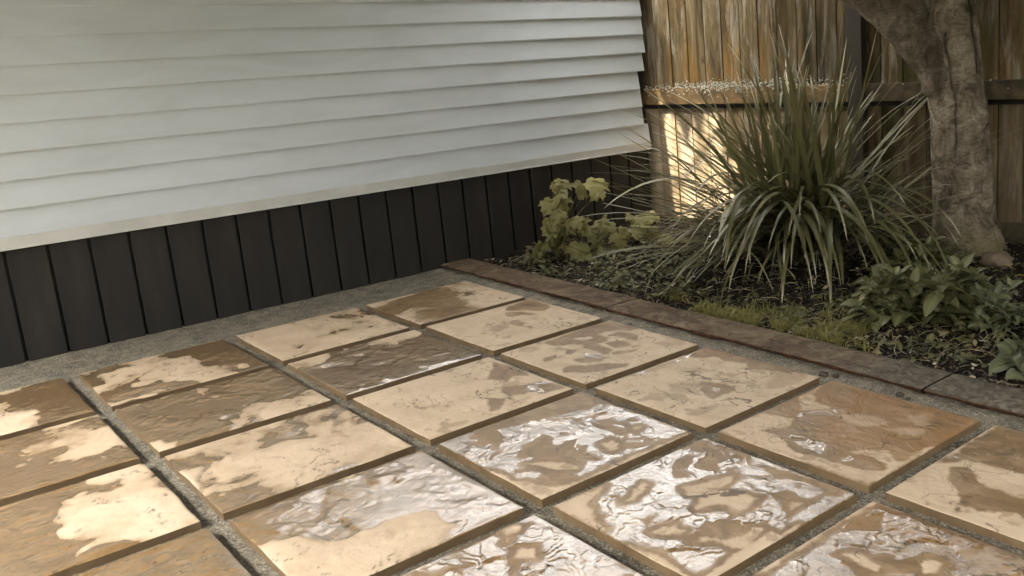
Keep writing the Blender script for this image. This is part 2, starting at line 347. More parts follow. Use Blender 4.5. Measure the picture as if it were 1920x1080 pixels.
# ---------------------------------------------------------------- paving slabs
P = .66; TX = P * .9136; TY = P * .9082
POLY = {(1, 0):[('W',[(27,-93),(11,-12),(172,-13),(236,-47),(261,-96),(209,-124),(155,-151),(92,-205),(38,-165)]),('W',[(113,-228),(191,-165),(272,-146),(261,-181),(218,-193),(213,-252),(169,-264)]),('W',[(269,-303),(282,-266),(366,-269),(400,-314),(365,-330),(313,-324)]),('W',[(411,-306),(426,-286),(465,-293),(459,-314)]),('L',[(508,-88),(499,-50),(528,-29),(562,-23),(567,-64),(537,-94)]),('L',[(556,-556),(551,-498),(592,-483),(589,-509),(573,-558)]),('K',[(72,-102),(71,-52),(133,-40),(168,-75),(128,-112)])],
(2, 0):[('W',[(36,-407),(24,-323),(22,-228),(-16,-122),(7,-20),(101,-5),(229,-5),(221,-52),(163,-77),(130,-133),(153,-181),(214,-184),(251,-219),(252,-264),(364,-270),(398,-317),(392,-350),(320,-331),(244,-330),(204,-314),(155,-350),(117,-393)]),('D',[(102,-282),(142,-218),(172,-231),(131,-284)]),('W',[(198,-156),(190,-99),(292,-65),(358,-126),(296,-140)]),('W',[(265,-239),(284,-180),(335,-157),(380,-185),(382,-235),(345,-255)]),('W',[(386,-312),(392,-264),(441,-206),(467,-223),(441,-285),(414,-319)]),('W',[(340,-458),(346,-398),(389,-352),(435,-346),(452,-401),(424,-435),(370,-463)]),('W',[(244,-438),(199,-392),(236,-358),(256,-387),(266,-422)]),('W',[(235,-550),(205,-524),(221,-463),(265,-486),(265,-521),(260,-545)]),('W',[(382,-560),(376,-512),(445,-473),(469,-401),(559,-334),(583,-382),(546,-462),(498,-537),(427,-571)]),('L',[(40,-540),(6,-490),(52,-456),(96,-468),(100,-516)]),('L',[(457,-108),(443,-18),(532,-4),(557,-35),(519,-112)]),('W',[(245,-2),(522,15),(603,-1),(534,-14),(307,-11)]),('G',[(292,-367),(336,-363),(355,-320),(425,-380),(339,-403)])],
(3, 0):[('W',[(-10,-143),(-21,-9),(-4,11),(194,9),(298,-8),(395,-1),(514,2),(537,-5),(428,-64),(405,-69),(336,-96),(288,-55),(189,-90),(128,-68),(98,-125),(53,-152)]),('L',[(428,-64),(537,-5),(572,-27),(577,-94),(566,-171),(522,-205),(483,-166),(454,-93)]),('L',[(205,-403),(232,-359),(285,-353),(309,-404),(312,-447),(259,-443)]),('W',[(285,-353),(278,-300),(345,-272),(418,-251),(450,-295),(448,-330),(441,-369),(462,-412),(419,-419),(377,-396),(341,-379),(319,-345)]),('L',[(164,-238),(156,-206),(206,-201),(232,-168),(252,-197),(187,-240)]),('L',[(471,-565),(460,-503),(491,-437),(524,-453),(515,-531),(493,-569)]),('W',[(464,-405),(479,-361),(498,-368),(480,-408)]),('G',[(357,-356),(366,-326),(397,-319),(402,-343),(388,-366)]),('G',[(9,-381),(16,-246),(11,-92),(38,-108),(56,-282),(48,-414)])],
(4, 0):[('D',[(-3,-590),(5,-410),(74,-379),(128,-367),(164,-427),(179,-433),(122,-472),(123,-506),(186,-512),(235,-526),(297,-561),(352,-536),(412,-547),(466,-542),(529,-529),(556,-534),(579,-501),(577,-441),(598,-462),(595,-593),(492,-597),(283,-602),(91,-599)]),('D',[(433,-455),(457,-420),(513,-384),(546,-408),(565,-412),(585,-454),(572,-474),(562,-454),(513,-435),(463,-451)]),('D',[(13,-199),(18,-140),(-7,-47),(19,-106),(27,-156),(92,-201),(146,-200),(166,-225),(98,-299)]),('D',[(434,-447),(500,-402),(527,-404),(555,-421),(584,-404),(585,-340),(587,-281),(600,-262),(606,-463),(597,-595),(541,-591),(503,-540),(573,-505),(577,-480),(557,-465),(494,-439)]),('M',[(232,-252),(281,-194),(348,-189),(403,-202),(371,-245),(324,-292),(258,-270)]),('M',[(410,-251),(457,-196),(512,-179),(530,-217),(470,-265)]),('M',[(414,-117),(440,-83),(521,-153),(467,-160)]),('G',[(182,-470),(249,-461),(325,-454),(375,-528),(339,-526),(295,-521),(219,-496)]),('G',[(100,-335),(188,-228),(214,-257),(133,-345)]),('G',[(434,-500),(485,-458),(498,-477),(448,-518)]),('K',[(495,-91),(517,-83),(540,-110),(519,-128)])],
(5, 0):[('W',[(7,-200),(8,-97),(14,-4),(96,0),(210,-10),(316,-230),(230,-258),(190,-269),(150,-272),(71,-284),(21,-348),(1,-372),(12,-285)]),('W',[(46,-350),(92,-320),(128,-343),(164,-385),(228,-394),(275,-414),(321,-434),(337,-465),(291,-504),(245,-536),(191,-538),(174,-506),(130,-455),(90,-432),(74,-387)]),('W',[(263,-411),(385,-374),(437,-482),(349,-497)]),('L',[(1,-491),(34,-479),(34,-507),(9,-513)]),('G',[(44,-239),(175,-152),(184,-168),(49,-247)]),('G',[(13,-296),(36,-274),(43,-291),(23,-307)]),('W',[(123,-529),(126,-516),(138,-523),(135,-535)]),('W',[(117,-577),(123,-578),(124,-587)]),('W',[(190,-564),(200,-553),(209,-564),(203,-575)]),('W',[(214,-546),(223,-539),(229,-550),(221,-556)])],
(2, 1):[('W',[(68,-24),(153,-6),(323,-10),(352,-30),(303,-68),(338,-124),(250,-150)]),('W',[(357,-170),(419,-102),(439,-26),(564,-11),(569,-103),(506,-133),(486,-206),(423,-198)]),('W',[(435,-264),(486,-225),(558,-296),(556,-332)]),('L',[(551,-248),(545,-160),(591,-216)]),('G',[(419,-82),(444,-23),(559,-14),(556,-94),(506,-133)]),('G',[(164,2),(318,-14),(342,-38),(212,-29)])],
(3, 1):[('D',[(437,-253),(441,-205),(483,-216),(512,-236),(505,-263),(458,-262)]),('D',[(421,-102),(428,-82),(443,-103),(436,-113)]),('D',[(369,-495),(400,-456),(452,-426),(513,-400),(525,-418),(478,-461),(431,-468)]),('D',[(305,-603),(397,-574),(432,-591),(464,-565),(510,-564),(540,-546),(573,-526),(588,-491),(593,-412),(590,-289),(599,-33),(601,5),(611,-271),(612,-603),(488,-612)]),('N',[(6,-222),(-13,7),(75,7),(198,4),(167,-53),(157,-113),(131,-195),(109,-273),(96,-283)]),('N',[(415,-261),(401,-183),(514,-216),(540,-255),(518,-277),(460,-278)]),('N',[(435,-146),(400,-90),(411,-32),(450,-97),(484,-130)]),('N',[(341,-509),(513,-368),(541,-424),(450,-491),(391,-516)]),('N',[(-38,-450),(-28,-237),(105,-202),(96,-277),(62,-417),(66,-477)])],
(4, 1):[('D',[(202,-287),(227,-221),(262,-136),(284,-173),(296,-208),(264,-244),(278,-276),(252,-307)]),('D',[(325,-347),(264,-253),(320,-215),(417,-194),(435,-246),(431,-294),(372,-286),(337,-329)]),('D',[(504,-155),(529,-137),(524,-187)]),('D',[(321,-520),(327,-484),(346,-450),(368,-461),(389,-455),(389,-474),(367,-504),(330,-524)]),('D',[(434,-459),(448,-435),(500,-408),(520,-379),(521,-331),(533,-315),(547,-345),(561,-413),(542,-435),(486,-443),(463,-468)]),('D',[(0,-597),(15,-433),(49,-470),(60,-516),(73,-533),(159,-577),(219,-588),(74,-598)]),('D',[(132,-455),(131,-422),(101,-383),(91,-337),(112,-345),(156,-429),(145,-465)]),('D',[(595,-232),(610,-426),(611,-540),(615,-586),(586,-587),(568,-446),(563,-307),(592,-306)]),('D',[(327,-591),(468,-586),(546,-596),(605,-605),(537,-605),(340,-603)]),('N',[(414,-154),(448,-103),(491,-115),(524,-121),(534,-62),(551,-82),(554,-209),(563,-256),(483,-172)]),('N',[(432,-60),(486,-6),(588,0),(583,-55),(543,-72),(517,-50),(453,-46),(459,-82)]),('N',[(432,-489),(434,-423),(491,-332),(534,-289),(567,-292),(570,-449),(540,-436),(453,-506)]),('N',[(392,-290),(417,-189),(448,-262),(436,-342),(426,-400),(428,-324)]),('N',[(258,-493),(264,-444),(275,-447),(291,-490),(309,-512),(276,-503)]),('N',[(303,-517),(335,-434),(386,-446),(403,-468),(375,-512),(330,-536)]),('N',[(176,-263),(257,-121),(282,-138),(311,-205),(419,-192),(444,-247),(414,-312),(322,-366),(266,-260),(217,-301)])],
(5, 1):[('D',[(3,-3),(62,3),(91,-5),(22,-9),(5,-150),(19,-455),(2,-479),(-10,-193)]),('D',[(275,-190),(274,-156),(309,-161),(322,-200),(302,-226)]),('D',[(103,-277),(146,-249),(205,-259),(218,-283),(160,-281)]),('N',[(80,-270),(197,-223),(300,-125),(344,-198),(190,-332)]),('N',[(24,-123),(66,-36),(112,-109),(38,-192)])],
(4, 2):[('D',[(2,-108),(29,-72),(42,-92),(46,-113),(76,-141),(29,-122)]),('D',[(138,-151),(132,-139),(160,-109),(197,-134),(158,-167)]),('N',[(6,-85),(26,-24),(54,-25),(34,-86)]),('N',[(-2883,1562),(-2882,1562),(-2880,1560)]),('N',[(267,-45),(319,-56),(310,-72)])]}
TONE = {(1,0): .35, (2,0): .25, (3,0): .55, (4,0): 1.0, (5,0): .6, (2,1): .15, (3,1): 0, (4,1): .05, (5,1): .6, (4,2): .1, (3,2): .3}
BASE = {(1,0): (0, 0), (2,0): (0, 0), (3,0): (0, 0), (4,0): (1, .12), (5,0): (0, 0), (2,1): (0, 0), (3,1): (1, .21), (4,1): (1, .75), (5,1): (1, .45), (4,2): (1, .7), (3,2): (1, .6)}
def sdf(X, Y, poly):
    pts = np.array(poly, float) / 1000; n = len(pts); d = np.full(X.shape, 1e9); ins = np.zeros(X.shape, bool)
    for i in range(n):
        ax, ay = pts[i]; bx, by = pts[(i + 1) % n]; ex, ey = bx - ax, by - ay
        t = np.clip(((X - ax) * ex + (Y - ay) * ey) / (ex * ex + ey * ey + 1e-12), 0, 1)
        d = np.minimum(d, np.hypot(X - ax - t * ex, Y - ay - t * ey))
        c = ((ay > Y) != (by > Y)) & (X < (bx - ax) * (Y - ay) / (by - ay + 1e-12) + ax); ins ^= c
    return np.where(ins, d, -d)          # positive inside
def paver(u, v, label):
    sd = (u * 7 + v * 13 + 5) % 97; rng = random.Random(sd * 31 + 5)
    near = (u, v) in POLY
    N = 190 if near else 90
    q = np.linspace(0, 1, N); e = .004
    xs = np.concatenate([[0], e * .5 + q * (TX - e), [TX]]); ys = -np.concatenate([[0], e * .5 + q * (TY - e), [TY]])
    X, Y = np.meshgrid(xs, ys); n = N + 2
    wx = X + u * 3.7 + 11; wy = Y + v * 5.3 + 17
    # domain warp
    dx = fbm(wx * 5, wy * 5, sd + 40, 4) - .5; dy = fbm(wx * 5, wy * 5, sd + 60, 4) - .5
    ux = wx + .30 * dx; uy = wy + .30 * dy
    # cleft relief: soft terraces whose steps wander across the slab
    big = fbm(ux * 3.4, uy * 5.0, sd + 1, 5, .55)
    lev = 14.0; tt = big * lev; fr = tt - np.floor(tt); step = (np.floor(tt) + sstep(.42, .58, fr)) / lev
    ridg = 1 - np.abs(2 * fbm(ux * 7 + dy * 3, uy * 9, sd + 90, 4) - 1)
    ridg2 = 1 - np.abs(2 * fbm(ux * 16, uy * 21 + dx * 4, sd + 130, 3) - 1)
    crack = sstep(.965, .995, ridg) * sstep(.42, .55, fbm(wx * 6, wy * 6, sd + 7, 3))
    line = (1 - np.clip(np.abs(fr - .5) / .055, 0, 1)) * sstep(.47, .60, fbm(wx * 5 + 9, wy * 5, sd + 611, 3))
    rel = .026 * (step - .5) + .0020 * (ridg - .5)
    nz = (fbm(wx * 13, wy * 15, sd + 5, 5, .6) - .5)
    nf = (fbm(wx * 40, wy * 44, sd + 9, 4, .6) - .5)
    if near:
        bw, bgl = BASE[(u, v)]
        wet = np.full(X.shape, float(bw)); gl = np.full(X.shape, 1. if bgl > .2 else float(bgl)); dark = np.zeros(X.shape)
        for k, poly in POLY[(u, v)]:
            s_ = sdf(X, Y, poly) + .030 * nz + .016 * nf
            soft = sstep(-.007, .008, s_)
            if k == 'W': wet = np.maximum(wet, soft)
            elif k == 'L': wet = np.maximum(wet, .45 * sstep(-.012, .012, s_))
            elif k == 'M': wet = wet * (1 - .5 * sstep(-.01, .01, s_))
            elif k == 'D': wet = wet * (1 - soft); gl = gl * (1 - sstep(-.034, -.014, s_))
            elif k == 'N': gl = gl * (1 - sstep(-.006, .008, s_))
            elif k == 'G': gl = np.maximum(gl, sstep(-.006, .004, s_)); wet = np.maximum(wet, .6 * soft)
            elif k == 'K': dark = np.maximum(dark, sstep(-.02, .02, s_) * .8)
        # scattered small damp flecks on the dry stone and lighter flecks in the damp
        fl = sstep(.66, .72, fbm(wx * 26, wy * 30, sd + 201, 4) * .6 + fbm(wx * 5, wy * 5, sd + 203, 2) * .45)
        wet = np.maximum(wet, .5 * fl)
        wet = wet * (1 - .2 * sstep(.57, .66, fbm(wx * 9, wy * 22, sd + 211, 5)))
        gl = gl * sstep(.40, .47, fbm(ux * 7, uy * 10, sd + 221, 5) + .16 * bgl)
    else:
        m = fbm(ux * 2.6, uy * 3.2, sd + 301, 5) + (.10 if v >= 1 else -.03)
        wet = .75 * sstep(.54, .62, m + .16 * nz + .06 * nf) + .2 * sstep(.4, .6, m); gl = sstep(.56, .62, m + .1 * nz) * (1 if v >= 1 else .2); dark = X * 0
    rust = TONE.get((u, v), .25) * sstep(.40, .62, fbm(wx * 3, wy * 3, sd + 400, 4) + .35 * (.5 + Y / TY))
    # still water levels the glossy hollows
    pool = sstep(.50, .60, fbm(wx * 6, wy * 7, sd + 500, 4)) * sstep(.2, .9, gl) * .75
    rel = rel * (1 - pool) * (.35 + .65 * gl) + .0020 * (fbm(wx * 24 + dx * 9, wy * 30, sd + 3, 4) - .5) * (1 - .75 * gl)
    # chipped, slightly rounded arris
    ed = np.minimum(np.minimum(X, TX - X), np.minimum(-Y, TY + Y))
    Z = rel * sstep(0, .03, ed) * 1.0 - .0022 * np.exp(-ed / .0022)
    wob = .006
    Xo = X + wob * (fbm(wy * 9, wx * 9, sd + 77, 4) - .5) * (1 - sstep(0, .05, ed)) ; Yo = Y + wob * (fbm(wx * 9, wy * 9, sd + 78, 4) - .5) * (1 - sstep(0, .05, ed))
    V = np.stack([Xo, Yo, Z], -1).reshape(-1, 3)
    i = (np.arange(n - 1)[None, :] + np.arange(n - 1)[:, None] * n).ravel()
    F = np.stack([i, i + n, i + n + 1, i + 1], -1).tolist()
    per = list(range(n)) + [r * n + n - 1 for r in range(1, n)] + [(n - 1) * n + c for c in range(n - 2, -1, -1)] + [r * n for r in range(n - 2, 0, -1)]
    ring = V[per].copy(); low = ring.copy(); low[:, 2] = -.05
    mid = ring.copy(); mid[:, 2] = -.016; mid[:, 0] += .004 * (fbm(ring[:, 0] * 40 + 5, ring[:, 1] * 40 + 9, sd + 4, 3) - .5); mid[:, 1] += .004 * (fbm(ring[:, 0] * 40 + 25, ring[:, 1] * 40 + 3, sd + 4, 3) - .5)
    L = len(per); r0 = len(V); b0 = r0 + L; b1 = b0 + L; V = np.concatenate([V, ring, mid, low])
    for k in range(L):
        k2 = (k + 1) % L
        F.append((r0 + k, r0 + k2, b0 + k2, b0 + k)); F.append((b0 + k, b0 + k2, b1 + k2, b1 + k))
    me = bpy.data.meshes.new('paving_slab'); me.from_pydata(V.tolist(), [], F); me.shade_smooth(); me.materials.append(MP)
    pad = lambda a, mv, lv: np.concatenate([a.ravel(), np.full(L, mv), np.full(L, mv), np.full(L, lv)])
    fattr(me, 'wet', pad(wet, 1, 1)); fattr(me, 'gloss', pad(gl, 0, 0)); fattr(me, 'rust', pad(rust, 0, 0)); fattr(me, 'dark', pad(dark, .62, 1)); fattr(me, 'crack', pad(np.maximum(crack, .85 * line * (.25 + .75 * wet)), 0, 0))  # slab sides darkened in colour for shade, deepest at the foot
    o = bpy.data.objects.new('paving_slab', me); C.objects.link(o)
    jz = rng.uniform(-.0015, .0015)
    o.location = (u * P, -v * P, jz); o['seed'] = float(sd) * .37
    tag(o, label, 'paving slab', 'sandstone paving slabs', kind='thing'); return o
LAB = {(1,0): 'cream slab by the edging with a dark smudged far corner and two damp spots',
 (2,0): 'pale slab by the edging with several separate brown damp patches across its middle',
 (3,0): 'mostly dry pale slab by the edging with one tiny shining puddle at its centre',
 (4,0): 'orange-brown damp slab by the edging with dry cream near margins',
 (5,0): 'slab at the right edge, cream with a brown far corner and a diagonal damp band',
 (0,0): 'farthest slab of the row along the brown edging, only its pointed corner showing',
 (2,1): 'left slab of the second row with brown damp patches and a dry near rim',
 (3,1): 'grey-brown wet slab with a smooth far corner and rippled glare on its right half',
 (4,1): 'wettest foreground slab, white glare with cream dry islands and a dry left corner',
 (5,1): 'rust-tinted wet slab at the bottom right with broken glare along its far right edge',
 (4,2): 'wet slab at the bottom left with bright glare running along its far edge',
 (3,2): 'glossy slab showing only its right corner with thin lines of glare'}
def project(x, y, z):
    q = CR @ (np.array([x, y, z]) - np.array([4.717, -2.593, 1.246]))
    return (1292.34 + 1757.51 * q[0] / q[2], 472.11 + 1757.51 * q[1] / q[2]) if q[2] > .2 else (-9999, -9999)
ORD = ['first', 'second', 'third', 'fourth', 'fifth', 'sixth', 'seventh', 'eighth', 'ninth']
for u in range(0, 8):
    for v in range(0, 6):
        vis = False
        for a in (0, .33, .66, 1):
            for b in (0, .33, .66, 1):
                x, y = project(u * P + a * TX, -v * P - b * TY, 0)
                if -20 < x < 1940 and 0 < y < 1100: vis = True
        if vis:
            paver(u, v, LAB.get((u, v), 'damp slab, %s from the house wall in the %s row from the edging' % (ORD[u], ORD[v])))

# ---------------------------------------------------------------- edging stones
def edging(x0, x1, label, seed):
    nx = int((x1 - x0) / .006); prof = [(.160, -.06), (.146, -.030), (.134, -.018), (.122, -.006), (.119, -.001), (.128, .003), (.15, .004), (.18, .0045), (.21, .0045), (.24, .004), (.27, .004), (.30, .003), (.325, .001), (.334, -.004), (.337, -.03), (.337, -.08)]
    g = .0022; xs = np.linspace(x0 + g, x1 - g, nx); V = []; F = []
    n = len(prof)
    for i, x in enumerate(xs):
        e = min(x - x0, x1 - x)
        for k, (y, z) in enumerate(prof):
            a = np.array([x]); 
            wy = .018 * (float(fbm(a * 9, a * 0 + k * .25, seed, 4)[0]) - .5) + .010 * (float(fbm(a * 2.2, a * 0, seed + 3, 2)[0]) - .5)
            if k < 3: wy += .045 * (float(fbm(a * 5, a * 0 + 9, seed + 8, 4)[0]) - .5)
            wz = .004 * (float(fbm(a * 12, a * 0 + y * 14, seed + 5, 4)[0]) - .5)
            yy = y + wy if k < 8 else y + wy * .7
            zz = z + wz - (.004 if e < .006 else 0) + ZT[seed % 4]
            V.append((x, yy, zz))
        if i:
            b = i * n
            for k in range(n - 1): F.append((b - n + k, b - n + k + 1, b + k + 1, b + k))
    F.append(tuple(range(n))); F.append(tuple(range((nx - 1) * n, nx * n))[::-1])
    me = bpy.data.meshes.new('edging_stone'); me.from_pydata(V, [], F); me.shade_smooth(); me.materials.append(ME)
    me.flip_normals(); o = bpy.data.objects.new('edging_stone', me); C.objects.link(o)
    tag(o, label, 'edging stone', 'stones edging the planting bed', kind='thing')
ZT = [0, .002, -.002, .001]
edging(-.52, .601, 'brown edging stone nearest the house, beside the leafy seedlings', 4)
edging(.602, 1.139, 'short brown edging stone between the house end stone and the one under the drooping blades', 9)
edging(1.140, 1.755, 'brown edging stone under the drooping strap leaves, ending at the clear joint', 14)
edging(1.757, 2.95, 'long red-brown edging stone beside the lime grass, starting at the clear joint', 19)
edging(2.951, 4.9, 'grey lichened edging stone at the right, beside the bare mulch', 24)

# ---------------------------------------------------------------- fence
A = Vector((-.5, 1.95, 0)); B = Vector((2.06, 2.45, 0)); D = (B - A).normalized(); NRM = Vector((D.y, -D.x, 0)); FA = math.atan2(D.y, D.x)
fence = empty('wooden_fence', A, 'weathered golden and grey board fence with a mossy rail behind the tree', 'fence')
def fbox(mb, s0, s1, z0, z1, f0, f1):          # f = distance in front of the boards' back plane
    c = A + D * ((s0 + s1) / 2) + NRM * ((f0 + f1) / 2)
    mb.box((c.x, c.y, (z0 + z1) / 2), (s1 - s0, f1 - f0, z1 - z0), FA)
rng = random.Random(3)
for s_lo, s_hi, tp in ((-.09, 1.60, 'l'), (1.70, 6.6, 'r')):
    mb = MB(); s = s_lo if tp == 'l' else 1.655
    s = -.088 + .1447 * math.ceil((s_lo + .088) / .1447 - 1e-6)
    edges = [s_lo] + [e for e in np.arange(s, s_hi, .1447) if e > s_lo + .02] + [s_hi]
    for a, b in zip(edges[:-1], edges[1:]):
        j = rng.uniform(-.003, .003); k = rng.uniform(.0022, .0042); t0 = rng.uniform(-.01, .01)
        fbox(mb, a + k, b - k, .853, 1.88 + t0, j, .019 + j)
        fbox(mb, a + k, b - k, -.10, .800, j - .002, .017 + j)
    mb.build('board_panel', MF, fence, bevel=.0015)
for s0, s1 in ((-.09, 1.598), (1.702, 6.6)):
    mb = MB(); n = int((s1 - s0) / .03); fz = lambda s: -.010 * max(0, (s - 1)) 
    for i in range(1):
        fbox(mb, s0, s1, .832, .942, .024, .066)
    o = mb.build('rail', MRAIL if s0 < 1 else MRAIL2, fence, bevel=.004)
    mb = MB(); fbox(mb, s0, s1, .76, .90, -.05, -.013); mb.build('dark_gap_backer', MPOST, fence)  # dark strip added behind the gap so it reads as shade
    mb = MB(); fbox(mb, s0, s1, .0, 1.86, -.012, -.006); mb.build('dark_backing', MDK, fence)  # dark sheet added behind the boards to stop light through the seams
    mb = MB(); fbox(mb, s0, s1, 1.70, 1.79, .024, .062); mb.build('rail', MRAIL, fence, bevel=.004)
mb = MB(); fbox(mb, 1.60, 1.70, -.15, 1.92, -.02, .085); mb.build('post', MPOST, fence, bevel=.004)
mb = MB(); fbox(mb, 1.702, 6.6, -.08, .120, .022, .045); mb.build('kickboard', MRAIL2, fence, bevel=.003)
# crust of pale lichen sitting along the top of the rail
mb = MB(); rng = random.Random(8)
for i in range(1500):
    s = rng.uniform(-.05, 1.58) if rng.random() < .9 else rng.uniform(1.75, 3.0)
    dens = math.exp(-((s - .75) / .55) ** 2) + .12
    if rng.random() > dens: continue
    z = .944 + abs(rng.gauss(0, .020)) if rng.random() < .75 else .944 - abs(rng.gauss(0, .025)); f = .022 if z > .946 else .0685
    if .944 < z < .958: f = rng.uniform(.02, .066)
    p = A + D * s + NRM * f; r = rng.uniform(.003, .0095)
    mb.box((p.x, p.y, z), (r * rng.uniform(.8, 1.6), r, r * rng.uniform(.6, 1.3)), rng.uniform(0, 3), .4)
lich = mb.build('lichen_crust', MLI, fence); lich['kind'] = 'stuff'

# ---------------------------------------------------------------- house
house = empty('house', (-.6, -1.2, 0), 'house wall of white lapped siding above dark skirting boards', 'house')
mb = MB(); mb.box((-2.56, -1.62, .81), (4.04, 6.9, 1.72)); mb.build('wall', MDK, house)
mb = MB(); ends = [1.886, 1.889, 1.897, 1.876, 1.823, 1.835, 1.84, 1.890]
for k in range(9):
    z0 = .573 + .127 * k; i = 7 - k; ye = ends[i] if 0 <= i < 8 else 1.888
    y0 = -5.0; xb, xt = -.490, -.508
    pr = [(xb, z0), (xb - .001, z0 - .005), (xt - .012, z0 + .001), (xt - .012, z0 + .120), (xt, z0 + .1265), (xb + -.0005, z0 + .004)]
    vs = [(x, y0, z) for x, z in pr] + [(x, ye, z) for x, z in pr]; n = 6
    mb.add(vs, [tuple(range(n)), tuple(range(n, 2 * n))[::-1]] + [(a, a + n, (a + 1) % n + n, (a + 1) % n) for a in range(n)])
mb.build('siding', MS, house)
mb = MB(); mb.box((-.500, -1.555, .541), (.026, 6.90, .058)); mb.box((-.487, -1.555, .517), (.010, 6.90, .010)); mb.build('bottom_trim', MTRIM, house, bevel=.003)
mb = MB(); y = 1.85; rng = random.Random(5)
while y > -5:
    wd = .155; mb.box((-.528 + rng.uniform(-.003, .003), y - wd / 2, .20), (.022, wd, .61)); y -= wd + .014
mb.build('skirting', MDK, house, bevel=.002)
mb = MB(); mb.box((-.556, 1.865, .81), (.03, .075, 1.72)); mb.build('dark_gap_strip', MDK, house)  # dark strip standing in for the shaded gap between siding and fence
mb = MB(); mb.box((-2.53, -1.62, 1.69), (4.12, 7.1, .035)); mb.build('roof', MROOF, house)

# ---------------------------------------------------------------- tree
TC = [(-.12, 1.955, 2.165, .215), (.0, 1.945, 2.150, .205), (.07, 1.938, 2.14, .192), (.16, 1.93, 2.132, .180), (.30, 1.922, 2.125, .171), (.52, 1.912, 2.118, .163), (.82, 1.897, 2.108, .157), (1.05, 1.872, 2.092, .153), (1.4, 1.849, 2.08, .144), (1.9, 1.83, 2.06, .132), (2.5, 1.86, 2.02, .11), (3.1, 1.95, 1.95, .085)]
def lerp_tab(tab, z):
    for a, b in zip(tab[:-1], tab[1:]):
        if z <= b[0]:
            t = (z - a[0]) / (b[0] - a[0]); t = max(0, min(1, t)); return [a[i] + (b[i] - a[i]) * t for i in range(1, len(a))]
    return list(tab[-1][1:])
tree = empty('garden_tree', (1.945, 2.15, 0), 'grey-brown tree with a thick limb forking left in front of the fence', 'tree')
def bark_tube(path, radf, nl, na, name, limb, crackf=None, parent=tree, amp=1.0, seed=0):
    vs = []; fs = []; cr = []; N_ = len(path)
    path = [Vector(p) for p in path]; ref = Vector((math.cos(-1.03), math.sin(-1.03), 0))
    for i, p in enumerate(path):
        t = (path[min(i + 1, N_ - 1)] - path[max(i - 1, 0)]).normalized()
        a = (ref - t * ref.dot(t)).normalized(); b = t.cross(a); r0 = radf(i / (N_ - 1))
        for k in range(na):
            q = 2 * math.pi * k / na; d = a * math.cos(q) + b * math.sin(q)
            w_ = p + d * r0; nz = mnoise.fractal(w_ * 5 + Vector((seed, 0, 0)), 1, 2, 4) * (.0065 + .004 * limb) + mnoise.fractal(Vector((w_.x * 22, w_.y * 22, w_.z * 30 + seed)), 1, 2, 3) * .0035
            c = 0; dd = 0
            if crackf: c, dd = crackf(q if q < math.pi else q - 2 * math.pi, w_.z)
            vs.append(p + d * (r0 + nz * amp + dd - c * .006)); cr.append(c)
    for i in range(N_ - 1):
        for k in range(na):
            k2 = (k + 1) % na; fs.append((i * na + k, i * na + k2, (i + 1) * na + k2, (i + 1) * na + k))
    fs.append(tuple(range((N_ - 1) * na, N_ * na)))
    me = bpy.data.meshes.new(name); me.from_pydata([tuple(v) for v in vs], [], fs); me.shade_smooth(); me.materials.append(MBK)
    fattr(me, 'crack', cr); fattr(me, 'limb', [limb] * len(vs))
    me.transform(Matrix.Translation(-Vector(parent.location))); o = bpy.data.objects.new(name, me); C.objects.link(o); o.parent = parent; return o
def trunk_crack(q, z):
    # q: angle from the side facing the patio, + turns towards the left of the picture
    c = 0; dd = 0
    lines = [(-.12, .55, 1.22, .016, 0), (-.62, .95, 1.35, .016, 2), (.95, 1.0, 1.5, .03, 5)]
    for q0, z0, z1, wd, s in lines:
        if z0 < z < z1:
            qq = q0 + .05 * math.sin(z * 9 + s) + .03 * math.sin(z * 31 + s); c = max(c, math.exp(-((q - qq) * .16 / (wd * .4)) ** 2))
    # folds of bark around the foot
    for q0, zf, wq, hh in ((-.1, .315, .55, .010), (.75, .245, .35, .008), (-.75, .36, .5, .010), (.25, .42, .12, .006)):
        e = math.exp(-((q - q0) / wq) ** 2); zz = zf + .015 * math.sin(q * 5)
        dd += e * hh * (math.exp(-((z - zz + .02) / .02) ** 2) - .6 * math.exp(-((z - zz) / .008) ** 2)); c = max(c, .7 * e * math.exp(-((z - zz) / .005) ** 2))
    if z < .12: dd += .02 * max(0, math.sin(q * 2.5 + .6)) * (.12 - z) / .12
    return c, dd
zs = np.linspace(-.12, 3.1, 330)
bark_tube([(lerp_tab(TC, z)[0], lerp_tab(TC, z)[1], z) for z in zs], lambda t: lerp_tab(TC, -.12 + 3.22 * t)[2], 330, 110, 'trunk', 0, trunk_crack)
ER = Vector((.86, .51, 0))
def spline(pts, n):
    pts = [Vector(p) for p in pts]; P_ = [pts[0] * 2 - pts[1]] + pts + [pts[-1] * 2 - pts[-2]]; out = []
    for i in range(n):
        x = i / (n - 1) * (len(pts) - 1); k = min(int(x), len(pts) - 2); t = x - k; a, b, c, d = P_[k:k + 4]
        out.append(.5 * ((2 * b) + (c - a) * t + (2 * a - 5 * b + 4 * c - d) * t * t + (3 * b - a - 3 * c + d) * t ** 3))
    return out
limb_path = spline([(1.86, 2.06, .93), (1.80, 2.03, 1.10), (1.66, 1.94, 1.32), (1.46, 1.83, 1.53), (1.20, 1.70, 1.70), (.85, 1.55, 2.0), (.6, 1.35, 2.5)], 150)
bark_tube(limb_path, lambda t: .125 + .045 * math.sin(min(1, t * 2.4) * 1.9) * .6 - .09 * max(0, t - .45), 150, 80, 'limb', 1, None, amp=1.7, seed=9)
